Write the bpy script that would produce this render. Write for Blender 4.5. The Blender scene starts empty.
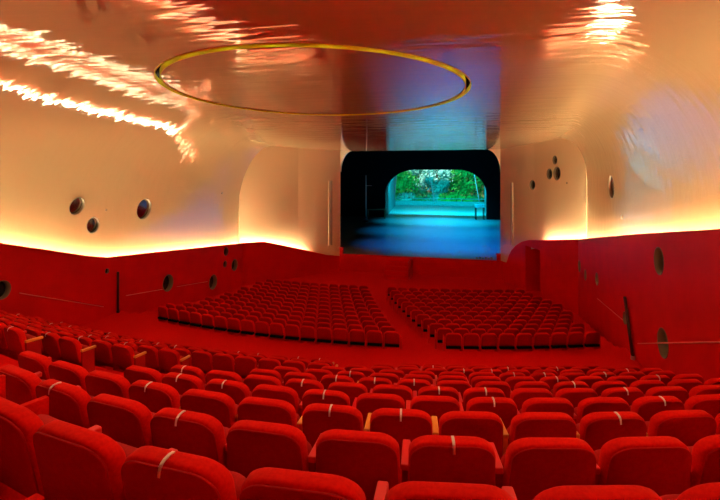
import bpy, bmesh, math, random
from mathutils import Vector, Matrix
from mathutils.bvhtree import BVHTree
random.seed(7)
S = bpy.context.scene
C = S.collection
EYE = 7.0                       # height of the viewer's eye over the datum
F = 480.0
HY = 170.0
PHI = math.atan(0.25)
cs, sn = math.cos(PHI), math.sin(PHI)

# ------------------------------------------------------------------ helpers
def proj(p):
    X = p[0]*cs + p[1]*sn
    Z = p[1]*cs - p[0]*sn
    if Z < 0.05: return None
    return (360+F*X/Z, HY-F*(p[2]-EYE)/Z, Z)

def ray(x, y):
    r = (x-360)/F
    return Vector((r*cs-sn, cs+r*sn, (HY-y)/F)).normalized()

def new_mat(name, col, rough=0.6, metal=0.0, emit=None, estr=0.0, coat=0.0, spec=None, sheen=0.0):
    m = bpy.data.materials.new(name); m.use_nodes = True
    b = m.node_tree.nodes['Principled BSDF']
    b.inputs['Base Color'].default_value = (*col, 1)
    b.inputs['Roughness'].default_value = rough
    b.inputs['Metallic'].default_value = metal
    if coat: b.inputs['Coat Weight'].default_value = coat; b.inputs['Coat Roughness'].default_value = .1
    if spec is not None: b.inputs['Specular IOR Level'].default_value = spec
    if sheen: b.inputs['Sheen Weight'].default_value = sheen
    if emit: b.inputs['Emission Color'].default_value = (*emit, 1); b.inputs['Emission Strength'].default_value = estr
    return m

def noise_col(m, c1, c2, scale, detail=3, stretch=(1,1,1), bump=0.0, bdist=0.01, ramp=(.35,.65)):
    nt = m.node_tree; b = nt.nodes['Principled BSDF']
    tc = nt.nodes.new('ShaderNodeTexCoord'); mp = nt.nodes.new('ShaderNodeMapping')
    mp.inputs['Scale'].default_value = stretch
    n = nt.nodes.new('ShaderNodeTexNoise'); n.inputs['Scale'].default_value = scale; n.inputs['Detail'].default_value = detail
    cr = nt.nodes.new('ShaderNodeValToRGB')
    cr.color_ramp.elements[0].position = ramp[0]; cr.color_ramp.elements[1].position = ramp[1]
    cr.color_ramp.elements[0].color = (*c1,1); cr.color_ramp.elements[1].color = (*c2,1)
    nt.links.new(tc.outputs['Object'], mp.inputs[0]); nt.links.new(mp.outputs[0], n.inputs['Vector'])
    nt.links.new(n.outputs['Fac'], cr.inputs[0]); nt.links.new(cr.outputs[0], b.inputs['Base Color'])
    if bump:
        bp = nt.nodes.new('ShaderNodeBump'); bp.inputs['Strength'].default_value = bump; bp.inputs['Distance'].default_value = bdist
        nt.links.new(n.outputs['Fac'], bp.inputs['Height']); nt.links.new(bp.outputs[0], b.inputs['Normal'])
    return m

def mk(name, bm, mat, parent=None, smooth=False):
    me = bpy.data.meshes.new(name)
    bmesh.ops.recalc_face_normals(bm, faces=bm.faces) if len(bm.faces) < 60000 else None
    bm.to_mesh(me); bm.free()
    me.materials.append(mat)
    if smooth:
        for p in me.polygons: p.use_smooth = True
    o = bpy.data.objects.new(name, me); C.objects.link(o)
    if parent: o.parent = parent
    return o

def tag(o, label, cat, group=None, kind=None):
    o['label'] = label; o['category'] = cat
    if group: o['group'] = group
    if kind: o['kind'] = kind
    return o

def struct(o): o['kind'] = 'structure'; return o

def empty(name, loc=(0,0,0), rz=0):
    o = bpy.data.objects.new(name, None); C.objects.link(o)
    o.location = loc; o.rotation_euler = (0,0,rz); o.empty_display_size = .1
    return o

def box(bm, x0, x1, y0, y1, z0, z1, mtx=None, bev=0):
    r = bmesh.ops.create_cube(bm, size=1)
    for v in r['verts']:
        v.co = Vector(((x0+x1)/2+v.co.x*(x1-x0), (y0+y1)/2+v.co.y*(y1-y0), (z0+z1)/2+v.co.z*(z1-z0)))
    vs = r['verts']
    if bev:
        es = list({e for v in vs for e in v.link_edges})
        rr = bmesh.ops.bevel(bm, geom=es, offset=bev, segments=2, profile=.5, affect='EDGES')
        vs = list({v for f in rr['faces'] for v in f.verts} | {v for v in vs if v.is_valid})
    if mtx: bmesh.ops.transform(bm, matrix=mtx, verts=vs)
    return vs

def tube(bm, p0, p1, r0, r1=None, n=8, caps=True):
    r1 = r0 if r1 is None else r1
    p0, p1 = Vector(p0), Vector(p1); d = (p1-p0).normalized()
    a = d.orthogonal().normalized(); b = d.cross(a)
    A = [bm.verts.new(p0+(a*math.cos(t)+b*math.sin(t))*r0) for t in [2*math.pi*i/n for i in range(n)]]
    B = [bm.verts.new(p1+(a*math.cos(t)+b*math.sin(t))*r1) for t in [2*math.pi*i/n for i in range(n)]]
    for i in range(n):
        bm.faces.new((A[i], A[(i+1)%n], B[(i+1)%n], B[i]))
    if caps: bm.faces.new(A[::-1]); bm.faces.new(B)
    return A+B

def boolean_cut(o, bm_cut, solver='EXACT'):
    me = bpy.data.meshes.new('tmp'); bmesh.ops.recalc_face_normals(bm_cut, faces=bm_cut.faces)
    bm_cut.to_mesh(me); bm_cut.free()
    c = bpy.data.objects.new('tmp', me); C.objects.link(c)
    m = o.modifiers.new('b', 'BOOLEAN'); m.object = c; m.operation = 'DIFFERENCE'; m.solver = solver
    bpy.context.view_layer.update()
    dg = bpy.context.evaluated_depsgraph_get()
    nm = bpy.data.meshes.new_from_object(o.evaluated_get(dg))
    o.modifiers.clear(); old = o.data; o.data = nm
    bpy.data.objects.remove(c); bpy.data.meshes.remove(me)

# ------------------------------------------------------------------ materials
M = {}
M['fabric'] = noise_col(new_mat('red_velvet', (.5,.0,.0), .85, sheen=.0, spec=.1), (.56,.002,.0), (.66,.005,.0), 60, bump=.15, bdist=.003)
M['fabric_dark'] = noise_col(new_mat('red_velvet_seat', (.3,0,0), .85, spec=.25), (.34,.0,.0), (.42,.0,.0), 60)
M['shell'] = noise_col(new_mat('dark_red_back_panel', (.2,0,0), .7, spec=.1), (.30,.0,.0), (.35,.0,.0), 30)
M['armred'] = new_mat('red_lacquer', (.72,.0,.0), .5)
M['armwood'] = noise_col(new_mat('orange_wood', (.75,.25,.03), .4), (.72,.20,.02), (.85,.32,.04), 18, stretch=(1,.2,1))
M['carpet'] = noise_col(new_mat('red_carpet', (.6,0,0), .9, spec=.1), (.58,.0,.0), (.68,.0,.0), 25, bump=.1)
M['redwall'] = noise_col(new_mat('red_wall_paint', (.6,0,0), .5, spec=.2), (.58,.0,.0), (.64,.0,.0), 1.5)
M['ribbon'] = new_mat('white_ribbon', (.85,.7,.6), .5)
M['badge'] = new_mat('pale_metal', (.7,.65,.5), .3, .8)
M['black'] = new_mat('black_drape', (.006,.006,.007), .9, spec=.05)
M['darkmetal'] = new_mat('dark_metal', (.05,.02,.02), .4, .5)
M['steel'] = new_mat('steel', (.5,.5,.52), .35, .8)
M['yellow'] = new_mat('yellow_edge', (.75,.78,.0), .5)
M['porthole'] = new_mat('porthole_reveal', (.22,.17,.10), .45)
M['glass'] = new_mat('dark_glass', (.02,.02,.025), .08, coat=.6)
M['mirror'] = new_mat('smoked_mirror', (.30,.26,.24), .12, .85)
M['rail'] = new_mat('pink_rail', (.8,.25,.2), .3, .3)
M['cove'] = new_mat('cove_led', (1,.8,.5), .5, emit=(1,.82,.48), estr=130)
M['slot'] = new_mat('slot_trim', (.55,.5,.35), .5)
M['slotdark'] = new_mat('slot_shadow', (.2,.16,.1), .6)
M['stage'] = noise_col(new_mat('stage_floor', (.1,.1,.12), .32, spec=.5), (.16,.17,.19), (.22,.23,.25), 2.2, stretch=(.15,2.5,1))
M['concrete'] = noise_col(new_mat('concrete', (.4,.42,.42), .8), (.36,.38,.38), (.46,.48,.48), 3)
M['greywall'] = new_mat('grey_wall', (.16,.2,.2), .8)
M['white'] = new_mat('white_paint', (.85,.85,.85), .4)
M['brown'] = new_mat('brown_wood', (.35,.12,.05), .5)
M['bark'] = noise_col(new_mat('bark', (.1,.07,.05), .9), (.07,.05,.035), (.14,.10,.07), 8, stretch=(1,1,.2))
M['grass'] = noise_col(new_mat('lawn', (.08,.2,.04), .9), (.05,.14,.03), (.11,.25,.05), 1.2)
LEAF = [noise_col(new_mat('leaves_a', (.05,.2,.05), .6), (.01,.12,.04), (.04,.34,.10), 1.5),
        noise_col(new_mat('leaves_b', (.1,.3,.05), .6), (.02,.28,.04), (.08,.60,.08), 1.5),
        noise_col(new_mat('leaves_c', (.2,.4,.3), .5), (.06,.28,.22), (.30,.65,.55), 2.5)]

# lacquered off-white plaster: broad bump, long brushed streaks
def lacquer(name, rough, bumpS, col, met):
    m = new_mat(name, col, rough, met, spec=.9)
    m.node_tree.nodes['Principled BSDF'].inputs['IOR'].default_value = 1.85
    nt = m.node_tree; b = nt.nodes['Principled BSDF']
    tc = nt.nodes.new('ShaderNodeTexCoord')
    mp = nt.nodes.new('ShaderNodeMapping'); mp.inputs['Scale'].default_value = (.45,2.6,1.0); mp.inputs['Rotation'].default_value=(0,0,.2)
    n = nt.nodes.new('ShaderNodeTexNoise'); n.inputs['Scale'].default_value = 1.1; n.inputs['Detail'].default_value = 2.5; n.inputs['Roughness'].default_value = .5
    bp = nt.nodes.new('ShaderNodeBump'); bp.inputs['Strength'].default_value = bumpS; bp.inputs['Distance'].default_value = .05
    nt.links.new(tc.outputs['Object'], mp.inputs[0]); nt.links.new(mp.outputs[0], n.inputs['Vector'])
    nt.links.new(n.outputs['Fac'], bp.inputs['Height']); nt.links.new(bp.outputs[0], b.inputs['Normal'])
    return m
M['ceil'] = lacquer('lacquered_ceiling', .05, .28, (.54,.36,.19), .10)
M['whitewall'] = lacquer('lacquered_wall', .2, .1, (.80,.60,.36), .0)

# ------------------------------------------------------------------ plan data (u = x, v = y, heights relative to the eye)
UL, UR = -13.96, 4.5
CL = (UL, 26.5); CR = (UR, 24.5)          # plan corners
PL = (-9.7, 33.0); PR = (1.3, 33.0)       # proscenium edges
STAGE = -6.0
def Hc(v): return 3.07-.0516*v            # ceiling height over the eye
def interp(t, pts):
    if t <= pts[0][0]:
        (a,b),(c,d) = pts[0], pts[1]
        return b+(t-a)*(d-b)/(c-a)
    for (a,b),(c,d) in zip(pts, pts[1:]):
        if t <= c: return b+(t-a)*(d-b)/(c-a)
    return pts[-1][1]
topL = [(11.4,-2.2),(15.4,-3.36),(26.5,-4.43)]
topR = [(10.7,-1.14),(16.2,-1.96),(24.5,-3.26)]
topCL = [(0,-4.43),(.2,-4.5),(.6,-5.37),(.85,-5.95),(1,-6.15)]
topCR = [(0,-3.26),(.4,-3.84),(.55,-4.02),(.66,-4.28),(.74,-4.6),(.81,-5.0),(.86,-5.45),(.89,-5.95),(1,-5.97)]

# ------------------------------------------------------------------ seating rows
def upper_curve(k):
    d = 11.6-.987*k
    uk = -.1-.5*d; R = max(.9+2.1*d, 1.6); b = .5*R; a = .25*R
    return lambda u: d + a*(math.sqrt(1+((u-uk)/b)**2)-1)
def upper_floor(k): return -4.80+.364*k-.84
NU = 12
NL = 12
low_z = []
z = -5.93
for j in range(NL):
    low_z.append(z); z -= .15-.01*j
def lower_curve(j):
    d = 14.85+.93*j; t = j/(NL-1)
    uc = -5.4-2.1*t; R = 23+14*t
    return lambda u: d+(u-uc)**2/(2*R)

# ------------------------------------------------------------------ floor: stepped surface in one mesh
US = [UL-.1+(UR+.2-UL)*i/48 for i in range(49)]
bm = bmesh.new()
def strip(fa, fb, za, zb):
    prev = None
    for u in US:
        a = bm.verts.new((u, fa(u), za+EYE)); b = bm.verts.new((u, fb(u), zb+EYE))
        if prev: bm.faces.new((prev[0], a, b, prev[1]))
        prev = (a, b)
edges = []      # (curve, z) from the back of the hall to the stage
curves = []
for k in range(15, -1, -1):
    if k >= 12:
        base = upper_curve(11); f = (lambda u, b=base, kk=k: b(u)-.95*(kk-11)-.14)
    else:
        c_ = upper_curve(k); f = (lambda u, c=c_: c(u)-.14)
    curves.append((f, upper_floor(k)))
c_ = lower_curve(0)
lowf = [(lambda u, c=lower_curve(j): c(u)-.10) for j in range(NL)]
for j in range(NL): curves.append((lowf[j], low_z[j]))
strip(lambda u: -5.0, curves[0][0], curves[0][1]+.364, curves[0][1]+.364)
strip(curves[0][0], curves[0][0], curves[0][1]+.364, curves[0][1])
for i in range(len(curves)):
    f, z = curves[i]
    if i+1 < len(curves):
        g, z2 = curves[i+1]
        strip(f, g, z, z); strip(g, g, z, z2)
    else:
        fe = lambda u, f=f: f(u)+1.2
        strip(f, fe, z, z); strip(fe, lambda u: 33.0, z, -7.22)
bmesh.ops.remove_doubles(bm, verts=bm.verts, dist=.0005)
struct(mk('floor', bm, M['carpet']))

# ------------------------------------------------------------------ red walls (solid slabs with the portholes cut through)
PORT_RED = [ # x, y, height px, wall, label
 (2,290,19,'L','round porthole low in left red wall, nearest of them, cut by picture edge'),
 (168,283,17,'L','dark glossy round porthole in left red wall below the rail corner'),
 (213,282,15,'L','beige lit round porthole in left red wall, right of the dark glossy one'),
 (226,251.5,9,'L','small dark round hole high in left red wall just under the light cove'),
 (225,264,7,'L','small pale round hole in left red wall below the small dark hole'),
 (234.5,265,12,'L','dark narrow porthole in left red wall, farthest toward the stage'),
 (107,271,5.5,'L','tiny beige round hole in left red wall beside the dark post'),
 (659,261,28,'R','large round porthole high in right red wall, right of the post'),
 (663,343,30,'R','large round porthole low in right red wall, crossed by the rail'),
 (579.5,266,12,'R','round porthole in right red wall, nearest the stage and the wall corner'),
 (585.5,275,11,'R','round porthole in right red wall just below the one nearest the stage'),
 (597,279,13,'R','round porthole in right red wall, between the pair and the short rail'),
 (625,318,13,'R','round porthole in right red wall at the end of the short rail'),
]
def wall_hit(x, y, wall):
    d = ray(x, y)
    t = (UL if wall == 'L' else UR)/d.x
    return d*t + Vector((0,0,EYE))

def red_wall(name, P, Q, topf, n, side, holes, back=.12, cap=0.0):
    # P->Q plan segment, topf(t) top height, slab thickened away from the room
    P, Q = Vector((*P,0)), Vector((*Q,0)); d = (Q-P).normalized()
    nrm = Vector((d.y, -d.x, 0))
    if side*nrm.x < 0: nrm = -nrm
    bm = bmesh.new(); rows = []
    for i in range(n+1):
        t = i/n; p = P.lerp(Q, t); z = topf(t)+EYE
        q = p+nrm*back
        rows.append([bm.verts.new((p.x,p.y,-.8)), bm.verts.new((p.x,p.y,z)), bm.verts.new((q.x,q.y,z)), bm.verts.new((q.x,q.y,-.8))])
    for a, b in zip(rows, rows[1:]):
        for j in range(4): bm.faces.new((a[j], b[j], b[(j+1)%4], a[(j+1)%4]))
    bm.faces.new(rows[0]); bm.faces.new(rows[-1][::-1])
    o = mk(name, bm, M['redwall'])
    if holes:
        cb = bmesh.new()
        for c, r in holes: tube(cb, c-nrm*.2, c+nrm*.35, r, n=32)
        boolean_cut(o, cb)
    return struct(o), nrm

def porthole(c, nrm, r, label, depth=.30, glass='glass', group=None):
    # nrm points away from the room
    root = empty('porthole', c)
    nrm = Vector(nrm).normalized()
    q = Vector((0,0,1)).rotation_difference(nrm)
    root.rotation_mode = 'QUATERNION'; root.rotation_quaternion = q
    tag(root, label, 'porthole', 'round portholes in the hall walls')
    bm = bmesh.new(); N = 32; prof = [(r*1.0,-.012),(r*.93,-.012),(r*.93,depth),(r*1.0,depth)]
    rings = [[bm.verts.new((a*math.cos(2*math.pi*i/N), a*math.sin(2*math.pi*i/N), zz)) for i in range(N)] for a, zz in prof]
    for a, b in zip(rings, rings[1:]+rings[:1]):
        for i in range(N): bm.faces.new((a[i], a[(i+1)%N], b[(i+1)%N], b[i]))
    mk('reveal', bm, M['porthole'], root, True)
    bm = bmesh.new(); g = r*.93
    rings = []
    for k in range(5):                   # slightly domed pane
        a = g*(1-k/5); rings.append([bm.verts.new((a*math.cos(2*math.pi*i/N), a*math.sin(2*math.pi*i/N), depth*.72-.05*g*(1-(a/g)**2))) for i in range(N)])
    for a, b in zip(rings, rings[1:]):
        for i in range(N): bm.faces.new((a[i], a[(i+1)%N], b[(i+1)%N], b[i]))
    bm.faces.new(rings[-1])
    mk('pane', bm, M[glass], root, True)
    return root

holesL, holesR = [], []
for x, y, h, w, lab in PORT_RED:
    c = wall_hit(x, y, w)
    Z = proj(c)[2]; r = h/2*Z/F
    (holesL if w == 'L' else holesR).append((c, r))
    porthole(c, (-1,0,0) if w == 'L' else (1,0,0), r, lab, depth=min(.3, r*.9))
V0 = -5.0
red_wall('wall_left', (UL, V0), CL, lambda t: interp(V0+t*(CL[1]-V0), topL), 32, -1, holesL)
red_wall('wall_right', (UR, V0), CR, lambda t: interp(V0+t*(CR[1]-V0), topR), 32, 1, holesR)
red_wall('wall_stage_left', CL, PL, lambda t: interp(t, topCL), 20, -1, [])
# right angled wall carries a doorway recess
o, nr = red_wall('wall_stage_right', CR, PR, lambda t: interp(t, topCR), 48, 1, [])
def on_CR(t, z): return Vector((CR[0]+(PR[0]-CR[0])*t, CR[1]+(PR[1]-CR[1])*t, z+EYE))
dvec = (Vector(PR)-Vector(CR)).normalized()
Mr = Matrix(((dvec.x, nr.x, 0, 0), (dvec.y, nr.y, 0, 0), (0,0,1,0), (0,0,0,1)))
L_ = (Vector(PR)-Vector(CR)).length
t0, t1 = .395, .60
cb = bmesh.new(); box(cb, t0*L_, t1*L_, -.3, .4, .0-.3, -4.42+EYE, Matrix.Translation((CR[0],CR[1],0))@Mr)
boolean_cut(o, cb)
bm = bmesh.new()     # shallow lobby behind the doorway
T = Matrix.Translation((CR[0],CR[1],0))@Mr
box(bm, t0*L_-.02, t1*L_+.02, .9, .95, -.5, -4.4+EYE, T)
box(bm, t0*L_-.08, t0*L_-.02, .1, .95, -.5, -4.4+EYE, T); box(bm, t1*L_+.02, t1*L_+.08, .1, .95, -.5, -4.4+EYE, T)
box(bm, t0*L_-.08, t1*L_+.08, .1, .95, -4.4+EYE, -4.35+EYE, T)
struct(mk('door_1', bm, M['redwall']))
for i, tt in enumerate((.455, .535)):
    r_ = empty('downlight', on_CR(tt, -4.45)+nr*.28); tag(r_, ['small pale lamp under the doorway head, the one nearer the seats','small pale lamp under the doorway head, the one nearer the stage'][i], 'lamp', 'lamps in the side doorway')
    bm = bmesh.new(); tube(bm, (0,0,-.02), (0,0,.1), .10, n=16); mk('housing', bm, M['steel'], r_)
    bm = bmesh.new(); tube(bm, (0,0,-.04), (0,0,-.02), .07, n=16); mk('diffuser', bm, new_mat('doorway_lamp',(1,.9,.7),.5,emit=(1,.8,.55),estr=.8), r_)

# ------------------------------------------------------------------ white shell: walls and ceiling in one curved sweep
WL, WR = UL-.42, UR+.42
def RVL(v): return interp(v, [(8,4.6),(18,4.9),(26,4.8),(27,4.8)])
def RVR(v): return interp(v, [(8,3.6),(18,3.2),(26,2.2),(27,2.2)])
def RHL(v): return interp(v, [(8,5.0),(17,4.6),(23,3.0),(26,1.6),(27,1.5)])
def RHR(v): return interp(v, [(8,3.0),(16,2.0),(24,1.0),(27,1.0)])
def profile(v):
    H = Hc(v); pts = []
    zl = interp(v, topL)-.5; zr = interp(v, topR)-.5
    hl, hr = RHL(v), RHR(v)
    zsl = max(H-RVL(v), zl+.2); zsr = max(H-RVR(v), zr+.2)
    for i in range(4): pts.append((WL, zl+(zsl-zl)*i/4))
    for i in range(15):
        a = math.pi/2*i/14; pts.append((WL+hl*(1-math.cos(a)), zsl+(H-zsl)*math.sin(a)))
    nmid = 24
    for i in range(1, nmid): pts.append((WL+hl+(WR-WL-hl-hr)*i/nmid, H))
    for i in range(15):
        a = math.pi/2*(1-i/14); pts.append((WR-hr*(1-math.cos(a)), zsr+(H-zsr)*math.sin(a)))
    for i in range(1, 5): pts.append((WR, zsr+(zr-zsr)*i/4))
    return pts
bm = bmesh.new(); prev = None; TH = .10
VS = [V0+(33.1-V0)*i/60 for i in range(61)]
def shell_rows(off):
    rows = []
    for v in VS:
        p = profile(v); row = []
        for i, (u, z) in enumerate(p):
            a = p[max(i-1,0)]; b = p[min(i+1,len(p)-1)]
            n = Vector((-(b[1]-a[1]), b[0]-a[0])); n.normalize()
            row.append(bm.verts.new((u+n.x*off, v, z+n.y*off+EYE)))
        rows.append(row)
    return rows
A = shell_rows(0); B = shell_rows(TH)
np_ = len(A[0])
for i in range(len(VS)-1):
    for j in range(np_-1):
        bm.faces.new((A[i][j], A[i+1][j], A[i+1][j+1], A[i][j+1]))
        bm.faces.new((B[i][j], B[i][j+1], B[i+1][j+1], B[i+1][j]))
    for j in (0, np_-1):
        bm.faces.new((A[i][j], A[i+1][j], B[i+1][j], B[i][j]) if j else (A[i+1][j], A[i][j], B[i][j], B[i+1][j]))
for i in (0, len(VS)-1):
    for j in range(np_-1):
        bm.faces.new((A[i][j], A[i][j+1], B[i][j+1], B[i][j]))
bmesh.ops.recalc_face_normals(bm, faces=bm.faces)
bm.faces.ensure_lookup_table(); bm.normal_update()
bvh = BVHTree.FromBMesh(bm)
ceil = struct(mk('ceiling', bm, M['ceil']))

# angled white walls flanking the stage
def white_angle(P, Q, side, zb):
    P, Q = Vector((*P,0)), Vector((*Q,0)); d = (Q-P).normalized(); nrm = Vector((d.y,-d.x,0))
    if side*nrm.x < 0: nrm = -nrm
    bm = bmesh.new(); off = .10
    n = 16; rows = []
    for i in range(n+1):
        t = i/n
        g = .42*(1-max(0,(t-.55)/.45)) if t > .55 else .42
        p = P.lerp(Q, t)+nrm*(g-.02 if t < 1 else .0)
        H = Hc(p.y)+EYE
        rows.append([bm.verts.new((p.x,p.y,zb(t)-.5+EYE)), bm.verts.new((p.x,p.y,H+.02)), bm.verts.new((p.x+nrm.x*off,p.y+nrm.y*off,H+.02)), bm.verts.new((p.x+nrm.x*off,p.y+nrm.y*off,zb(t)-.5+EYE))])
    for a, b in zip(rows, rows[1:]):
        for j in range(4): bm.faces.new((a[j], b[j], b[(j+1)%4], a[(j+1)%4]))
    bm.faces.new(rows[0]); bm.faces.new(rows[-1][::-1])
    return bm, nrm
bmL, nL = white_angle(CL, PL, -1, lambda t: interp(t, topCL))
bmL.normal_update(); bmR_ = None
bvL = BVHTree.FromBMesh(bmL); wl = struct(mk('wall_front_left', bmL, M['whitewall']))
bmR, nR = white_angle(CR, PR, 1, lambda t: interp(t, topCR))
bmR.normal_update()
bvR = BVHTree.FromBMesh(bmR); wr = struct(mk('wall_front_right', bmR, M['whitewall']))

# proscenium corners (rounded) and the frame behind
bm = bmesh.new()
for (ue, sgn) in ((PL[0], 1), (PR[0], -1)):
    rx, rz = .95, 1.5; Ht = Hc(33)+.02
    front = []; back = []
    for yy, lst in ((33.0, front), (33.25, back)):
        lst.append(bm.verts.new((ue-sgn*.02, yy, Ht+EYE)))
        for i in range(13):
            a = math.pi/2*i/12
            lst.append(bm.verts.new((ue+sgn*rx*(1-math.cos(a)), yy, Ht-rz+rz*math.sin(a)+EYE)))
    bm.faces.new(front); bm.faces.new(back[::-1])
    for i in range(len(front)): j = (i+1)%len(front); bm.faces.new((front[i], front[j], back[j], back[i]))
struct(mk('trim_1', bm, M['whitewall']))

# portholes in the white walls
PORT_WHITE = [
 (77,206,19,'round porthole in left pale wall, leftmost and largest, red reflection on top'),
 (93,225,17,'reddish round porthole in left pale wall, lowest of the three'),
 (144,209,22,'tall dark round porthole in left pale wall, rightmost of the three'),
 (532.5,185,10,'small dark round hole in the right pale wall nearest the stage'),
 (549.5,174,11,'round hole in right pale wall, left one of the close pair'),
 (557,173.5,14,'round hole in right pale wall, right one of the close pair'),
 (555,160,9,'slanted round hole at right under the ceiling edge, above the close pair'),
 (611.5,187,24,'long slanted porthole on the right pale curve below the bright streaks'),
]
SMALL = [(106,210,3,'tiny pale sensor on left pale wall between the portholes'),
 (222,193,3,'tiny sensor on left pale wall beside the violet glow'),
 (567,183,2.5,'tiny sensor on right pale wall beside the close pair of holes'),
 (622,217,5,'small sensor on right pale wall above the light cove')]
cuts = {'c': [], 'l': [], 'r': []}
def cast(x, y):
    d = ray(x, y); o = Vector((0,0,EYE)); best = None
    for key, b in (('c', bvh), ('l', bvL), ('r', bvR)):
        h = b.ray_cast(o, d)
        if h[0] is not None and (best is None or h[3] < best[3]): best = (h[0], h[1], key, h[3])
    n = best[1]
    if n.dot(d) < 0: n = -n
    return best[0], n, best[2]
for x, y, h, lab in PORT_WHITE:
    p, n, key = cast(x, y)
    r = h/2*proj(p)[2]/F
    cuts[key].append((p, n, r)); porthole(p, n, r, lab, depth=min(.14, r*.4), glass='mirror')
for x, y, h, lab in SMALL:
    p, n, key = cast(x, y); r = h/2*proj(p)[2]/F
    bm = bmesh.new(); tube(bm, p+n*.02, p-n*.03, r, r*.8, n=12)
    tag(mk('wall_sensor', bm, M['porthole']), lab, 'sensor', 'small sensors on the pale walls')

# ring slot in the ceiling
RC = Vector((-4.7, 13.55)); R0 = 4.47; W = .17
def ring_prism(bm, ra, rb, za, zb, n=128):
    L = []
    for (r, zo) in ((ra,za),(rb,za),(rb,zb),(ra,zb)):
        L.append([bm.verts.new((RC.x+r*math.cos(2*math.pi*i/n), RC.y+r*math.sin(2*math.pi*i/n), Hc(RC.y+r*math.sin(2*math.pi*i/n))+zo+EYE)) for i in range(n)])
    for a, b in zip(L, L[1:]+L[:1]):
        for i in range(n): bm.faces.new((a[i], a[(i+1)%n], b[(i+1)%n], b[i]))
cb = bmesh.new(); ring_prism(cb, R0-W, R0, -.2, .4)
for p, n, r in cuts['c']: tube(cb, p-n*.3, p+n*.4, r, n=32)
boolean_cut(ceil, cb)
for p in ceil.data.polygons: p.use_smooth = True
try:
    ceil.data.set_sharp_from_angle(angle=math.radians(25))
except Exception: pass
for key, w in (('l', wl), ('r', wr)):
    if cuts[key]:
        cb = bmesh.new()
        for p, n, r in cuts[key]: tube(cb, p-n*.3, p+n*.3, r, n=32)
        boolean_cut(w, cb)
# a lip on each side of the slot, and the black channel above
bm = bmesh.new(); ring_prism(bm, R0-W-.0, R0-W+.03, -.035, .11); struct(mk('trim_2', bm, M['yellow']))
bm = bmesh.new(); ring_prism(bm, R0-.025, R0, -.02, .11); struct(mk('trim_3', bm, M['yellow']))
bm = bmesh.new(); ring_prism(bm, R0-W-.05, R0-W-.03, .10, .75); ring_prism(bm, R0+.03, R0+.05, .10, .75); ring_prism(bm, R0-W-.05, R0+.05, .75, .78)
struct(mk('trim_4', bm, M['black']))

# cove lighting strips
def cove(name, pts, label):
    # pts: centre line points, strip facing up
    bm = bmesh.new(); prev = None
    for i, p in enumerate(pts):
        a = pts[max(i-1,0)]; b = pts[min(i+1,len(pts)-1)]
        d = Vector((b[0]-a[0], b[1]-a[1], 0)).normalized(); n = Vector((d.y,-d.x,0))*.06
        q = [Vector(p)+n, Vector(p)-n, Vector(p)-n-Vector((0,0,.04)), Vector(p)+n-Vector((0,0,.04))]
        q = [bm.verts.new(v) for v in q]
        if prev:
            for j in range(4): bm.faces.new((prev[j], q[j], q[(j+1)%4], prev[(j+1)%4]))
        prev = q
    tag(mk(name, bm, M['cove']), label, 'light strip')
def off(P, Q, t, nrm, d): 
    return Vector((P[0]+(Q[0]-P[0])*t+nrm.x*d, P[1]+(Q[1]-P[1])*t+nrm.y*d, 0))
D_ = .26; DZ = -.22
pl = []
for i in range(33):
    v = V0+(CL[1]-.05-V0)*i/32; pl.append((UL-D_, v, interp(v, topL)+DZ+EYE))
for i in range(1, 13):
    t = .64*i/12; p = off(CL, PL, t, nL, D_); pl.append((p.x, p.y, interp(t, topCL)+DZ+EYE))
cove('cove_light', pl, 'warm glowing light strip along the top of the left red wall')
pl = []
for i in range(33):
    v = V0+(CR[1]-.05-V0)*i/32; pl.append((UR+D_, v, interp(v, topR)+DZ+EYE))
for i in range(1, 9):
    t = .40*i/8; p = off(CR, PR, t, nR, D_); pl.append((p.x, p.y, interp(t, topCR)+DZ+EYE))
cove('cove_light', pl, 'warm glowing light strip along the top of the right red wall')

# back of the hall
bm = bmesh.new(); box(bm, WL-.2, WR+.2, V0-.2, V0, -1+0, Hc(V0)+EYE+.2); struct(mk('wall_back', bm, M['redwall']))
# outer casing keeps daylight out of the gap behind the red walls
bm = bmesh.new()
box(bm, WL-.6, WL-.5, V0, 33, -1, 11); box(bm, WR+.5, WR+.6, V0, 33, -1, 11); box(bm, WL-.6, WR+.6, V0-.4, 33.6, 11, 11.1)
box(bm, WL-.6, WR+.6, V0-.4, 33.6, -1.1, -1)
struct(mk('wall_outer', bm, M['black']))

# vertical slots beside the proscenium
def slot(t, P, Q, nrm, zlo, zhi, w, label):
    d = (Vector(Q)-Vector(P)).normalized(); g = .42*(1-max(0,(t-.55)/.45)) if t > .55 else .42
    p = off(P, Q, t, nrm, g-.04)
    T = Matrix.Translation(p)@Matrix(((d.x,nrm.x,0,0),(d.y,nrm.y,0,0),(0,0,1,0),(0,0,0,1)))
    r = empty('wall_slot', (0,0,0)); tag(r, label, 'wall slot', 'tall slots beside the stage opening')
    bm = bmesh.new(); box(bm, -w, w, -.03, .03, zlo+EYE, zhi+EYE, T, .01); mk('cover', bm, M['slot'], r)
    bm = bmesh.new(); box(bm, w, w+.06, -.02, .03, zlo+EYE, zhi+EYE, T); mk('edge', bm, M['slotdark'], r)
slot(.885, CL, PL, nL, -5.3, -.75, .12, 'tall thin vertical slot in the pale wall left of the stage')
slot(.83, CR, PR, nR, -4.75, -.8, .10, 'tall thin vertical slot in the pale wall right of the stage')

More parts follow.
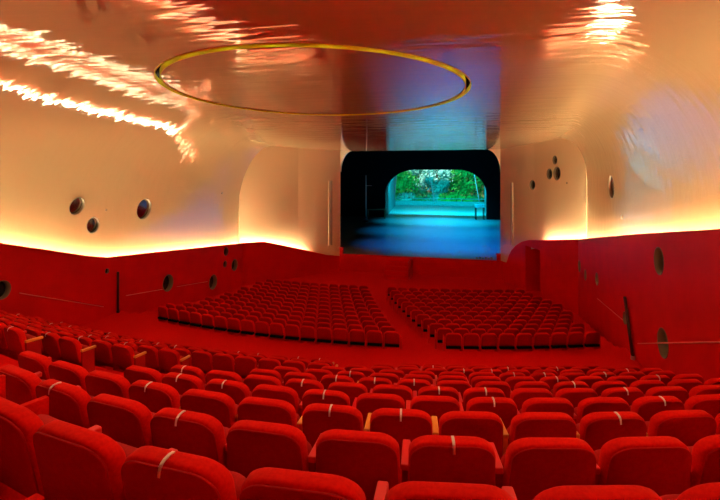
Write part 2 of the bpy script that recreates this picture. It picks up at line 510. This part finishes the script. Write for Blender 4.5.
# rails, posts
def rail(pts, label):
    bm = bmesh.new()
    for a, b in zip(pts, pts[1:]): tube(bm, a, b, .016, n=6)
    tag(mk('wall_rail', bm, M['rail']), label, 'rail')
e = .02
rail([(UL+e, 11.95, -3.84+EYE), (UL+e, 15.4, -5.22+EYE)], 'thin pinkish rail sloping along the left red wall above the rear seats')
rail([(UL+e, 16.6, -5.10+EYE), (UL+e, 18.9, -5.40+EYE)], 'thin pinkish rail on the left red wall between dark post and dark porthole')
rail([(UL+e, 19.95, -5.53+EYE), (UL+e, 22.6, -5.88+EYE)], 'thin pinkish rail on the left red wall between the two lower portholes')
rail([(UR-e, 15.6, -5.08+EYE), (UR-e, 8.5, -2.55+EYE)], 'thin pinkish rail on the right red wall beside the rear seats')
rail([(UR-e, 17.1, -4.85+EYE), (UR-e, 20.6, -5.06+EYE)], 'short pinkish rail on the right red wall beyond the leaning post')
def post(p0, p1, label, foot):
    r = empty('wall_post', p0); tag(r, label, 'post')
    bm = bmesh.new(); tube(bm, (0,0,0), Vector(p1)-Vector(p0), .045, n=10); mk('shaft', bm, M['darkmetal'], r, True)
    bm = bmesh.new(); tube(bm, (0,0,-.02), (0,0,.09), .06, n=10); mk('foot', bm, M[foot], r)
post((UL+.07, 16.1, -5.64+EYE), (UL+.07, 16.1, -4.03+EYE), 'dark upright post standing against the left red wall', 'darkmetal')
a = wall_hit(636, 357, 'R'); b = wall_hit(627.5, 297, 'R')
post((UR-.08, a.y, -5.63+EYE), (UR-.08, b.y, b.z), 'dark leaning post with pale foot against the right red wall', 'steel')

# ------------------------------------------------------------------ stage
SL, SR, SB = -24.0, 16.0, 60.2
bm = bmesh.new(); box(bm, SL, SR, 33.0, 92, STAGE-.3+EYE, STAGE+EYE); struct(mk('floor_stage', bm, M['stage']))
bm = bmesh.new(); box(bm, PL[0]-.1, PR[0]+.2, 32.95, 33.02, -1, STAGE+EYE-.002); box(bm, PL[0]-.1, PR[0]+.2, 32.93, 33.15, STAGE+EYE-.06, STAGE+EYE+.004)
struct(mk('wall_stage_front', bm, M['redwall']))
bm = bmesh.new()
TOPS = 16
box(bm, SL-.2, SL, 33.2, SB, STAGE+EYE-.3, TOPS); box(bm, SR, SR+.2, 33.2, SB, STAGE+EYE-.3, TOPS)
box(bm, SL-.2, SR+.2, 33.2, SB+20, TOPS, TOPS+.2)
box(bm, SL-.2, PL[0]-.12, 33.3, 33.5, STAGE+EYE-.3, TOPS); box(bm, PR[0]+.12, SR+.2, 33.3, 33.5, STAGE+EYE-.3, TOPS)
box(bm, PL[0]-.12, PR[0]+.12, 33.3, 33.5, Hc(33)+EYE, TOPS)
struct(mk('wall_stage_house', bm, M['black']))
# door wall with arched opening and splayed deep reveal
def arch(ul, ur, ztop, v, rad, n=14):
    pts = [(ul, v, STAGE+EYE)]
    for i in range(n+1):
        a = math.pi/2*i/n; pts.append((ul+rad*1.25*(1-math.cos(a)), v, ztop-rad+rad*math.sin(a)+EYE))
    for i in range(n+1):
        a = math.pi/2*(1-i/n); pts.append((ur-rad*1.1*(1-math.cos(a)), v, ztop-rad+rad*math.sin(a)+EYE))
    pts.append((ur, v, STAGE+EYE))
    return pts
A1 = arch(-11.7, .78, .03, SB, 3.1); A2 = arch(-13.7, .62, 1.2, 79, 3.2)
bm = bmesh.new()
o1 = [bm.verts.new(p) for p in A1]
outer = [bm.verts.new(p) for p in [(SL, SB, STAGE+EYE), (SL, SB, TOPS), (SR, SB, TOPS), (SR, SB, STAGE+EYE)]]
def proj_out(p):   # matching point on the outer rectangle
    cx, cz = -5.5, STAGE+EYE
    dx, dz = p[0]-cx, p[2]-cz
    s = min((SR-cx)/dx if dx > 1e-6 else 1e9, (SL-cx)/dx if dx < -1e-6 else 1e9, (TOPS-cz)/dz if dz > 1e-6 else 1e9)
    return (cx+dx*s, SB, cz+dz*s)
o2 = [bm.verts.new(proj_out(p)) for p in A1]
for i in range(len(o1)-1): bm.faces.new((o1[i], o1[i+1], o2[i+1], o2[i]))
bmesh.ops.delete(bm, geom=outer, context='VERTS')
struct(mk('wall_stage_back', bm, M['black']))
bm = bmesh.new()
a = [bm.verts.new(p) for p in A1]; b = [bm.verts.new(p) for p in A2]
for i in range(len(a)-1): bm.faces.new((a[i], a[i+1], b[i+1], b[i]))
struct(mk('door_2', bm, new_mat('reveal_paint', (.07,.10,.11), .6), smooth=True))
# exterior casing of the reveal blocks daylight from above
bm = bmesh.new(); box(bm, SL, SR, SB+.3, 78.5, 7.6, 7.8); box(bm, SL,SL+.2, SB, 78.5, 0, 7.8); box(bm, SR-.2,SR, SB, 78.5, 0, 7.8)
struct(mk('wall_exterior', bm, M['concrete']))

# stage steps
r = empty('stage_steps', (-5.35, 32.88, -7.22+EYE)); tag(r, 'red carpeted steps climbing from the hall floor to the stage front', 'steps')
for i in range(5):
    bm = bmesh.new(); box(bm, -.85, .75, -.35*(5-i), 0.0, .24*i, .24*(i+1), bev=.01); mk('step', bm, M['carpet'], r)
bm = bmesh.new(); box(bm, .76, .84, -1.8, 0, 0, 1.18); mk('side_panel', bm, M['redwall'], r)

# little things on the stage edge
for (x, y, lab) in ((334.5,258,'small red box on the left end of the stage edge'), (503,262,'small red box on the right end of the stage edge')):
    t = (x-360)/F; Zs = 33.0/(cs+t*sn); X = t*Zs; u = X*cs-Zs*sn
    r = empty('stage_box', (u+(.42 if x<400 else -.2), 33.1, (STAGE if x>400 else STAGE-.0)+EYE)); tag(r, lab, 'box', 'red boxes at the stage edge')
    bm = bmesh.new(); box(bm, -.2, .2, -.15, .15, 0, .42, bev=.02); mk('housing', bm, M['redwall'], r)
    bm = bmesh.new(); box(bm, -.23, .23, -.18, .18, .38, .46, bev=.01); mk('lid', bm, M['armred'], r)
for i in range(6):
    u = .1+.2*i*.95
    r = empty('footlight', (u-.3, 33.5, STAGE+EYE)); tag(r, ['leftmost','second','third','fourth','fifth','rightmost'][i]+' small dark footlight on the right stage edge'+('' if i in (0,5) else ', counted from the left'), 'lamp', 'footlights on the right stage edge')
    bm = bmesh.new(); box(bm, -.06, .06, -.05, .05, 0, .08+.04*(i%2), bev=.01); mk('housing', bm, M['darkmetal'], r)
    bm = bmesh.new(); tube(bm, (0,-.05,.06), (0,-.07,.06), .035, n=10); mk('lens', bm, M['yellow'], r)

# white stand by the right edge of the door, pole and brown bench at left
def at(x, y):   # point on the stage floor
    t = (x-360)/F; Z = -STAGE*F/(y-HY); X = t*Z
    return Vector((X*cs-Z*sn, Z*cs+X*sn, STAGE+EYE))
p = at(479.5, 219.5)
r = empty('tall_table', p, PHI); tag(r, 'white topped tall table standing at the right of the back door', 'table')
s_ = 1.0
bm = bmesh.new(); box(bm, -.52, .55, -.3, .3, 1.45, 1.85, bev=.02); mk('tabletop', bm, M['white'], r)
for sx in (-.46, .5):
    for sy in (-.25, .25):
        bm = bmesh.new(); box(bm, sx-.045, sx+.045, sy-.045, sy+.045, 0, 1.45); mk('leg', bm, M['darkmetal'], r)
p = at(372, 219)
r = empty('work_bench', p, PHI+.2); tag(r, 'low brown bench frame in the dark left of the back door', 'bench')
bm = bmesh.new(); box(bm, -.5, 1.7, -.2, .2, 1.1, 1.2, bev=.01); mk('bench_top', bm, M['brown'], r)
for sx in (-.45, 1.6):
    bm = bmesh.new(); box(bm, sx-.04, sx+.04, -.15, .15, 0, 1.1); mk('leg', bm, M['brown'], r)
p = at(366, 222)
r = empty('light_pole', p); tag(r, 'thin pale vertical pole in the dark left of the back door', 'pole')
bm = bmesh.new(); tube(bm, (0,0,0), (0,0,5.4), .05, n=8); mk('shaft', bm, M['steel'], r)
bm = bmesh.new(); tube(bm, (-.0,0,4.2), (.7,0,4.2), .03, n=8); mk('cross_arm', bm, M['steel'], r)
bm = bmesh.new(); tube(bm, (0,0,0), (0,0,.2), .3, n=16); mk('base', bm, M['darkmetal'], r)

# ------------------------------------------------------------------ outdoors
bm = bmesh.new()
gx = [-70+i*4 for i in range(40)]; gy = [92+i*3 for i in range(40)]
G = [[bm.verts.new((x, y, STAGE+EYE-.05+.035*max(0, y-100)+.25*math.sin(x*.13+y*.07))) for x in gx] for y in gy]
for i in range(len(gy)-1):
    for j in range(len(gx)-1): bm.faces.new((G[i][j], G[i][j+1], G[i+1][j+1], G[i+1][j]))
struct(mk('ground', bm, M['grass'], smooth=True))
bm = bmesh.new(); box(bm, -40, -24, 60.4, 92, .6, .95); box(bm, 16, 30, 60.4, 92, .6, .95); struct(mk('terrace', bm, M['concrete']))
r = empty('parapet', (-6, 82, STAGE+EYE)); tag(r, 'low grey parapet with a metal rail beyond the back door', 'parapet')
bm = bmesh.new(); box(bm, -22, 24, -.15, .15, 0, .72, bev=.02); mk('wall_base', bm, M['greywall'], r)
bm = bmesh.new(); tube(bm, (-22,0,1.15), (24,0,1.15), .05, n=8); mk('handrail', bm, M['steel'], r)
for i in range(12):
    bm = bmesh.new(); tube(bm, (-21+i*4,0,.72), (-21+i*4,0,1.15), .035, n=6); mk('baluster', bm, M['steel'], r)
for i, (x0,y0,x1,y1,lab) in enumerate(((398,171,394,200,'leftmost thin steel stay outside the back door'),(426,170,435,199,'middle thin steel stay leaning right outside the back door'),(471,170,480,200,'rightmost thin steel stay leaning right outside the back door'))):
    def wp(x, y, v=84.0):
        d = ray(x, y); t = v/d.y; return d*t+Vector((0,0,EYE))
    a = wp(x1, 206); b = wp(x0, y0-14)
    bm = bmesh.new(); tube(bm, (a.x, a.y, STAGE+EYE), b, .09, n=6); tag(mk('steel_stay', bm, M['steel']), lab, 'cable')

def tree(loc, h, cr, seed, kind, label, nleaf=2600, size=.34, low=.15):
    rnd = random.Random(seed)
    r = empty('tree', loc); tag(r, label, 'tree', 'trees in the park beyond the back door')
    bm = bmesh.new(); p = Vector((0,0,-.3)); rad = h*.03
    pts = [p]
    for i in range(5):
        q = p+Vector((rnd.uniform(-.25,.25), rnd.uniform(-.25,.25), h*.14)); tube(bm, p, q, rad, rad*.85, n=8); p = q; rad *= .85; pts.append(q)
    for i in range(9):
        a = rnd.uniform(0, 6.28); st = pts[rnd.randint(2,5)]; e1 = st+Vector((math.cos(a)*cr*.6, math.sin(a)*cr*.6, h*rnd.uniform(.05,.25)))
        tube(bm, st, e1, rad*.7, rad*.25, n=6)
    mk('trunk', bm, M['bark'], r, True)
    bm = bmesh.new(); blobs = []
    for i in range(16):
        a = rnd.uniform(0, 6.28); rr = cr*math.sqrt(rnd.random())*.75
        blobs.append((Vector((math.cos(a)*rr, math.sin(a)*rr, h*rnd.uniform(low+.1, .9))), cr*rnd.uniform(.28,.5)))
    for i in range(nleaf):
        c, br = blobs[rnd.randrange(len(blobs))]
        d = Vector((rnd.gauss(0,1), rnd.gauss(0,1), rnd.gauss(0,1))).normalized()
        q = c+d*br*rnd.uniform(.6,1.05); s = size*rnd.uniform(.6,1.3)
        a = (d+Vector((rnd.uniform(-.8,.8), rnd.uniform(-.8,.8), rnd.uniform(-.8,.8)))).orthogonal().normalized(); b = d.cross(a).normalized()
        vs = [bm.verts.new(q+a*s), bm.verts.new(q+b*s*.5+d*s*.1), bm.verts.new(q-a*s), bm.verts.new(q-b*s*.5+d*s*.1)]
        bm.faces.new(vs)
    me = bpy.data.meshes.new('foliage'); bm.to_mesh(me); bm.free(); me.materials.append(LEAF[kind])
    f = bpy.data.objects.new('foliage', me); C.objects.link(f); f.parent = r; f['label'] = ['dark green foliage','bright green foliage','pale bluish green foliage'][kind]
for i, (x, v, h, cr, kd, lab) in enumerate((
   (398,93,8.5,4.2,1,'bright green tree at the left edge of the back door view'),
   (416,97,9.5,4.0,2,'pale bluish tree left of centre beyond the back door'),
   (436,94,9,3.6,2,'pale silvery tree at the centre of the back door view'),
   (455,97,9,4.0,1,'bright green tree right of centre beyond the back door'),
   (474,93,8.5,4.2,1,'bright green tree at the right edge of the back door view'),
   (405,110,13,6,0,'dark tall tree behind the leftmost bright tree'),
   (428,112,14,7,0,'dark tall tree farthest back at the centre'),
   (452,110,13,6,0,'dark tall tree behind the right bright trees'),
   (482,108,13,6,0,'dark tall tree at the far right beyond the door'))):
    d = ray(x, HY); t = v/d.y; gz = STAGE+EYE-.05+.035*max(0, v-100)-.25
    tree((d.x*t, v, gz), h, cr, 40+i, kd, lab)
def bush(loc, s, seed, kind, label):
    rnd = random.Random(seed); bm = bmesh.new()
    for i in range(700):
        d = Vector((rnd.gauss(0,1), rnd.gauss(0,1), abs(rnd.gauss(0,1)))).normalized()
        q = Vector((d.x*s*1.2, d.y*s*1.0, d.z*s))*rnd.uniform(.75,1.05); a = (d+Vector((rnd.uniform(-.8,.8), rnd.uniform(-.8,.8), rnd.uniform(-.8,.8)))).orthogonal().normalized(); b = d.cross(a).normalized(); w = rnd.uniform(.15,.3)
        bm.faces.new([bm.verts.new(q+a*w), bm.verts.new(q+b*w*.5), bm.verts.new(q-a*w), bm.verts.new(q-b*w*.5)])
    me = bpy.data.meshes.new('bush'); bm.to_mesh(me); bm.free(); me.materials.append(LEAF[kind])
    o = bpy.data.objects.new('bush', me); C.objects.link(o); o.location = loc; tag(o, label, 'bush', 'bushes behind the parapet')
for i, (x, kd, lab) in enumerate(((396,0,'dark round bush behind the parapet at far left'),(407,2,'pale round bush behind the parapet, second from left'),(421,0,'dark bush behind the parapet, third from left'),(434,2,'pale bush behind the parapet near the centre'),(447,1,'bright green bush behind the parapet right of centre'),(461,1,'bright green bush behind the parapet, second from right'),(475,0,'dark bush behind the parapet at far right'))):
    d = ray(x, HY); v = 86.5; t = v/d.y; bush((d.x*t, v, STAGE+EYE), 1.7+.3*(i%3), 90+i, kd, lab)

# ------------------------------------------------------------------ seats
def outline(w, z0, z1, rt, rb, n=8):
    pts = []
    for cx, cz, r, a0 in ((w/2-rt, z1-rt*.75, rt, 0), (-w/2+rt, z1-rt*.75, rt, 90), (-w/2+rb, z0+rb, rb, 180), (w/2-rb, z0+rb, rb, 270)):
        for i in range(n+1):
            a = math.radians(a0+90*i/n); rz = r*.75 if cz > (z0+z1)/2 else r
            pts.append((cx+r*math.cos(a), cz+rz*math.sin(a)))
    return pts
def pad(bm, w, z0, z1, th, rt, rb, n=8, inset=.028, y0=0, lean=0, curve=0.0, flare=0.0, crown=0.0):
    pts = outline(w, z0, z1, rt, rb, n); zc = (z0+z1)/2; hz = (z1-z0)/2
    lay = [(inset,-th/2), (inset*.3,-th/2+inset*.35), (0,-th/2+inset), (0,th/2-inset), (inset*.3,th/2-inset*.35), (inset,th/2)]
    rings = []
    for e_, y in lay:
        ring = []
        for x, z in pts:
            xx = x*(1-e_/(w/2)); zz = zc+(z-zc)*(1-e_/hz)
            xx *= 1+flare*(z1-zz)/(z1-z0); zz += crown*(1-(xx/(w/2))**2) if zz > zc else 0
            yy = y+y0+curve*(xx/(w/2))**2-lean*(zz-z0)
            ring.append(bm.verts.new((xx, yy, zz)))
        rings.append(ring)
    N = len(pts)
    for a, b in zip(rings, rings[1:]):
        for i in range(N): bm.faces.new((a[i], a[(i+1)%N], b[(i+1)%N], b[i]))
    bm.faces.new(rings[0][::-1]); bm.faces.new(rings[-1])
def bm_back(n=8):
    bm = bmesh.new(); pad(bm, .485, .40, .83, .10, .13, .04, n, inset=.022, y0=.03, lean=.20, curve=.035, flare=.05, crown=.012); return bm
def bm_cushion(n=6):
    bm = bmesh.new(); pad(bm, .455, .28, .62, .12, .10, .05, n, inset=.03, y0=.14, lean=-.16, curve=.0, flare=0, crown=.01); return bm
def mesh_of(name, bm, mat, smooth=True):
    me = bpy.data.meshes.new(name); bmesh.ops.recalc_face_normals(bm, faces=bm.faces); bm.to_mesh(me); bm.free(); me.materials.append(mat)
    if smooth:
        for p in me.polygons: p.use_smooth = True
        try: me.set_sharp_from_angle(angle=math.radians(50))
        except Exception: pass
    return me
PITCH = .555
bm = bmesh.new(); pad(bm, .468, .39, .816, .014, .125, .035, 8, inset=.004, y0=-.026, lean=.20, curve=.035, flare=.05, crown=.012)
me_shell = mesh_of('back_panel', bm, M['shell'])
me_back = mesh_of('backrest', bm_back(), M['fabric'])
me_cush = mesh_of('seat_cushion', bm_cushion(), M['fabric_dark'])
bm = bmesh.new(); tube(bm, (0,.13,.0), (0,.13,.012), .018, n=14)
bmesh.ops.transform(bm, matrix=Matrix.Translation((0,.067,.615))@Matrix.Rotation(-.25,4,'X'), verts=bm.verts)
me_badge = mesh_of('number_badge', bm, M['badge'], False)
def bm_arm():
    bm = bmesh.new(); box(bm, -.025, .025, .02, .29, .60, .64, bev=.008); return bm
me_armr = mesh_of('armrest', bm_arm(), M['armred'], False)
me_armw = mesh_of('armrest_wood', bm_arm(), M['armwood'], False)
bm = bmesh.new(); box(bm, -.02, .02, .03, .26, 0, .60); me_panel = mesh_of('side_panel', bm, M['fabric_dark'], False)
bm = bmesh.new(); box(bm, -.02, .02, .03, .26, 0, .60); me_panelw = mesh_of('side_panel_wood', bm, M['armwood'], False)
bm = bmesh.new()   # ribbon folded over the top of the backrest
prof = [(-.118,.790),(-.115,.812),(-.106,.830),(-.086,.841),(-.055,.845),(-.03,.841)]
L = []
for y, z in prof: L.append([bm.verts.new((-.007+.004*(z-.8)*10, y, z+.004)), bm.verts.new((.007+.004*(z-.8)*10, y, z+.004)), bm.verts.new((.007, y, z-.002)), bm.verts.new((-.007, y, z-.002))])
for a, b in zip(L, L[1:]):
    for j in range(4): bm.faces.new((a[j], b[j], b[(j+1)%4], a[(j+1)%4]))
bm.faces.new(L[0]); bm.faces.new(L[-1])
me_rib = mesh_of('ribbon', bm, M['ribbon'], False)
def far_mesh():
    bm = bmesh.new(); pad(bm, .485, .43, .83, .10, .13, .04, 4, inset=.03, y0=.03, lean=.20, curve=.035, flare=.05, crown=.012); t = bmesh.new(); pad(t, .455, .42, .62, .12, .08, .05, 3, inset=.03, y0=.14, lean=-.16); tmp = bpy.data.meshes.new('t'); t.to_mesh(tmp); t.free(); bm.from_mesh(tmp)
    for sx in (-PITCH/2, PITCH/2):
        box(bm, sx-.02, sx+.02, .02, .32, .0, .66)
    n0 = len(bm.faces); pad(bm, .455, .43, .800, .014, .12, .035, 4, inset=.004, y0=-.030, lean=.20, curve=.035, flare=.05, crown=.012)
    bm.faces.ensure_lookup_table()
    for f in bm.faces[n0:]: f.material_index = 1
    n0 = len(bm.faces); box(bm, -.23, .23, -.06, .06, .345, .42); bm.faces.ensure_lookup_table()  # black bar added to stand in for the shade under the seat
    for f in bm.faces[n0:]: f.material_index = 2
    return bm
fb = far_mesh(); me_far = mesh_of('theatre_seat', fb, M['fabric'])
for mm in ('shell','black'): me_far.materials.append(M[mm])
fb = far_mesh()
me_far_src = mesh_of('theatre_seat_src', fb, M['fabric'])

RIB = [(48,375),(177,461),(166,420),(198,402),(45,376),(174,385),(198,375),(198,401),(205,380),(292,381),(320,399),(338,391),(370,375),(397,416),(451,439),(491,401),(485,392),(452,385),(414,381),(613,409),(653,395),(627,387),(718,468),(574,381),(129,340),(210,364),(317,358),(340,370),(560,378),(544,376),(500,371),(463,373),(498,369)]
seats = []      # dicts
def lay(curve, z, u0, u1, block, row, phase=0.0, anchor=None):
    # lay seats along the curve between u0 and u1, arc length PITCH
    u = u0; pts = []
    step = .01
    acc = 0; last = Vector((u, curve(u)))
    L = [0]; U = [u]
    while u < u1:
        u += step; q = Vector((u, curve(u))); acc += (q-last).length; last = q; L.append(acc); U.append(u)
    n = int(acc/PITCH); startL = (acc-n*PITCH)*phase+PITCH/2
    if anchor is not None:
        la = min(zip(L, U), key=lambda t: abs((proj((t[1], curve(t[1]), z+EYE+.8)) or (9e9,))[0]-anchor))[0]
        startL = PITCH/2+((la-PITCH/2) % PITCH); n = int((acc-startL)/PITCH+.5)
    i = 0
    for s in range(n):
        t = startL+s*PITCH
        while i < len(L)-1 and L[i] < t: i += 1
        uu = U[i]; sl = (curve(uu+.01)-curve(uu-.01))/.02
        seats.append(dict(p=Vector((uu, curve(uu)+(.02 if (block=='near' and row==10) else -.02), z+EYE)), rz=math.atan(sl), block=block, row=row, idx=s, n=n))
# rear right-hand block (in front of the viewer), rear left block, then the two front blocks
for k in range(0, NU):
    cv = upper_curve(k); v_here = cv(-3)
    ul = -4.7+.326*(v_here-4.3) if k < 8 else -5.6
    if k >= 8: ul = {8:-5.2, 9:-4.2, 10:-3.2, 11:-2.4}[k]
    ur = 3.35 if k == 0 else 3.85
    lay(cv, upper_floor(k), ul, ur, 'near', k, phase=.5, anchor={10:448,9:451,8:471.5,7:435.5,6:484,5:453,4:451.7,3:451.7,2:463,1:481.7,0:478}.get(k))
ends = {0:-3.7, 1:-3.3, 2:-3.05, 3:-6.0, 4:-6.4, 5:-6.85, 6:-7.3}
for k, ue in ends.items():
    lay(upper_curve(k), upper_floor(k), -13.25, ue, 'left', k, phase=1.0)
for j in range(NL):
    cv = lower_curve(j); t = j/(NL-1)
    v = cv(-2)
    ra = -2.4+(v-15)/9.9*(-3.2); rb = -1.05+(v-15)/9.9*(-3.55)
    lay(cv, low_z[j], -12.15, ra, 'frontleft', j, phase=1.0)
    wall = UR-.6 if cv(4) < 24.4 else 3.2-(cv(4)-24.5)*.38+.2
    lay(cv, low_z[j], rb, min(3.7, wall), 'frontright', j, phase=0.0)
vis = []
for s in seats:
    q = proj(s['p']+Vector((0,0,.8)))
    if q is None or q[0] < -70 or q[0] > 790 or q[1] > 640: continue
    s['q'] = q; s['dist'] = q[2]; s['inframe'] = -25 < q[0] < 745 and q[1] < 505
    vis.append(s)
vis.sort(key=lambda s: (not s['inframe'], s['dist']))
near = vis[:300]; rest = vis[300:]
ORD = ['first','second','third','fourth','fifth','sixth','seventh','eighth','ninth','tenth','eleventh','twelfth','thirteenth','fourteenth','fifteenth','sixteenth','seventeenth','eighteenth','nineteenth','twentieth','twenty-first','twenty-second','twenty-third','twenty-fourth','twenty-fifth']
RN = {'near':'rear right block','left':'rear left block','frontleft':'front left block','frontright':'front right block'}
cnt = {}
for s in sorted(near, key=lambda s: (s['block'], s['row'], s['idx'])):
    key = (s['block'], s['row'])
    if s['inframe']:
        s['ord'] = cnt.get(key, 0); cnt[key] = s['ord']+1
    else: s['ord'] = None
def label_of(s):
    b, k = s['block'], s['row']
    if b == 'near': rowt = (ORD[k]+' row back from the cross aisle' if k < 6 else ORD[11-k]+' row from the camera')
    elif b == 'left': rowt = (ORD[k]+' row back from the cross aisle')
    else: rowt = (ORD[k]+' row in front of the cross aisle')
    bl = {'near':'rear centre block','left':'rear left block','frontleft':'front left block','frontright':'front right block'}[b]
    rib = ', white ribbon on top' if s.get('rib') else ''
    if s['ord'] is None:
        return 'red seat, %s, %s, just outside the picture, seat %s' % (bl, rowt.split(' back')[0].split(' in front')[0].split(' from')[0], ORD[min(s['idx'],24)])
    w = '%s seat from left, %s, %s' % (ORD[s['ord']], rowt, bl)
    return ('red '+w) + (', white ribbon' if s.get('rib') and len(w.split()) < 14 else '')
def child(name, me, root, loc=(0,0,0)):
    o = bpy.data.objects.new(name, me); o.parent = root; o.location = loc; C.objects.link(o); return o
ribset = set()
for x, y in RIB:
    b_ = min((s for s in near if s['block'] in ('near','left')), key=lambda s: abs(s['q'][0]-x)+2.5*abs(proj(s['p']+Vector((0,0,.84)))[1]-y))
    ribset.add(id(b_))
for s in near:
    q = s['q']; b, k = s['block'], s['row']
    parts = b in ('near','left')
    rib = id(s) in ribset
    if parts and not rib and q[2] > 7 and random.random() < .12: rib = True
    s['rib'] = rib and parts
    if parts:
        root = empty('theatre_seat', s['p'], s['rz'])
        child('backrest', me_back, root)
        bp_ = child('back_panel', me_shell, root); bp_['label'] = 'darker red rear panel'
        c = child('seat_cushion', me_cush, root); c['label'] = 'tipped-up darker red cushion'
        if q[2] < 7: child('number_badge', me_badge, c)
        wood = (b == 'near' and k == 8) or (b == 'left' and s['idx'] >= s['n']-1) or (k == 5 and random.random() < .15)
        a = child('armrest', me_armw if wood else me_armr, root, (PITCH/2,0,0))
        if wood: a['label'] = 'orange wooden armrest'
        child('side_panel', me_panelw if (wood and b == 'near' and k == 8) else me_panel, root, (PITCH/2,0,0))
        if s['idx'] == 0:
            child('armrest', me_armr, root, (-PITCH/2,0,0)); child('side_panel', me_panel, root, (-PITCH/2,0,0))
        if s['rib']: child('ribbon', me_rib, root)
    else:
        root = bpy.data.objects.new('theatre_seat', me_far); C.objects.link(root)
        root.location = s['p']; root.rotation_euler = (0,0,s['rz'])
    tag(root, label_of(s), 'seat', 'rows of red tip-up seats')
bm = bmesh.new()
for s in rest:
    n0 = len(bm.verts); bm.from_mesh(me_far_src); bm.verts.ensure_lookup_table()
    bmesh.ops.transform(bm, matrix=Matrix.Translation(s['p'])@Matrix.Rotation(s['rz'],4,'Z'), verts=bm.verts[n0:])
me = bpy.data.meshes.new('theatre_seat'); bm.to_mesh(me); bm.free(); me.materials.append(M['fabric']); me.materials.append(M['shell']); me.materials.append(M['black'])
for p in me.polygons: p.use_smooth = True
try: me.set_sharp_from_angle(angle=math.radians(50))
except Exception: pass
o = bpy.data.objects.new('distant_seats', me); C.objects.link(o)
tag(o, 'remaining far rows of red seats in front of the stage', 'seats', kind='stuff')
print('SEATS', len(seats), len(vis), len(near), len(rest), [sum(1 for s in vis if s['block']==b) for b in RN])

# ------------------------------------------------------------------ lights
def area(name, loc, size, power, col, rot=(0,0,0), sy=None):
    l = bpy.data.lights.new(name, 'AREA'); l.energy = power; l.color = col; l.size = size
    if sy: l.shape = 'RECTANGLE'; l.size_y = sy
    o = bpy.data.objects.new(name, l); C.objects.link(o); o.location = loc; o.rotation_euler = rot; return o
#area('house_light', (-4.7, -2.6, Hc(-2.6)+EYE-.08), 14, 260, (1,.72,.5), (0,0,0), 2.0)
def spot(name, loc, target, power, col, ang, blend=.6, rad=.12):
    l = bpy.data.lights.new(name, 'SPOT'); l.energy = power; l.color = col; l.spot_size = math.radians(ang); l.spot_blend = blend; l.shadow_soft_size = rad
    o = bpy.data.objects.new(name, l); C.objects.link(o); o.location = loc
    o.rotation_euler = (Vector(target)-Vector(loc)).to_track_quat('-Z','Y').to_euler(); return o
for x in (-10, -5.5, -1.5): spot('stage_flood', (x, 64, 6.9), (x, 72, 1), 12000, (0,.80,1), 120, .8)
for x in (-6.2, -4, -1.8): spot('stage_flood', (x, 56, 14), (x, 56.5, 1), 17000, (0,.60,1), 56, 1)
for x in (-4.6, -1.6): spot('stage_flood', (x, 47, 14), (x, 47.5, 1), 15000, (0,.38,1), 62, 1)
for x in (-3.8, -.4): spot('stage_flood', (x, 38.5, 13), (x, 39, 1), 11000, (0,.26,1), 60, 1)
# unseen fill spots added over the rear rows and inside the ring slot
for i in range(8):
    x = UL+2.6+(UR-UL-4.4)*i/7; v = 4.6
    spot('added_seat_fill', (x, v, Hc(v)+EYE-.03), (x, v+1.2, 2), 150, (1,.66,.36), 140, .5, .08)
for i in range(24):
    a = 2*math.pi*(i+.5)/24; x = RC.x+(R0-W/2)*math.cos(a); y = RC.y+(R0-W/2)*math.sin(a)
    spot('added_slot_fill', (x, y, Hc(y)+EYE+.35), (x, y, 0), 9, (1,.85,.5), 150, .5, .03)
sun = bpy.data.lights.new('sun', 'SUN'); sun.energy = 10; sun.angle = .02; sun.color = (1,.97,.88)
so = bpy.data.objects.new('sun', sun); C.objects.link(so); so.rotation_euler = (math.radians(48), math.radians(-12), 0)

w = bpy.data.worlds.new('World'); S.world = w; w.use_nodes = True
nt = w.node_tree; bg = nt.nodes['Background']
sky = nt.nodes.new('ShaderNodeTexSky'); sky.sky_type = 'HOSEK_WILKIE' ; sky.sun_direction = Vector((.2,-.6,.75)).normalized(); sky.turbidity = 3
nt.links.new(sky.outputs[0], bg.inputs[0]); bg.inputs[1].default_value = .9

# ------------------------------------------------------------------ camera
cam = bpy.data.cameras.new('camera'); co = bpy.data.objects.new('camera', cam); C.objects.link(co)
cam.sensor_width = 36; cam.lens = 24; cam.shift_y = -80/720; cam.clip_end = 500; cam.clip_start = .05
co.location = (0,0,EYE); co.rotation_euler = (math.pi/2, 0, PHI)
S.camera = co
S.view_settings.view_transform = 'Standard'; S.view_settings.look = 'None'; S.view_settings.gamma = 1
S.view_settings.use_curve_mapping = False
S.view_settings.exposure = 0.12
S.cycles.max_bounces = 10; S.cycles.diffuse_bounces = 6; S.cycles.glossy_bounces = 4
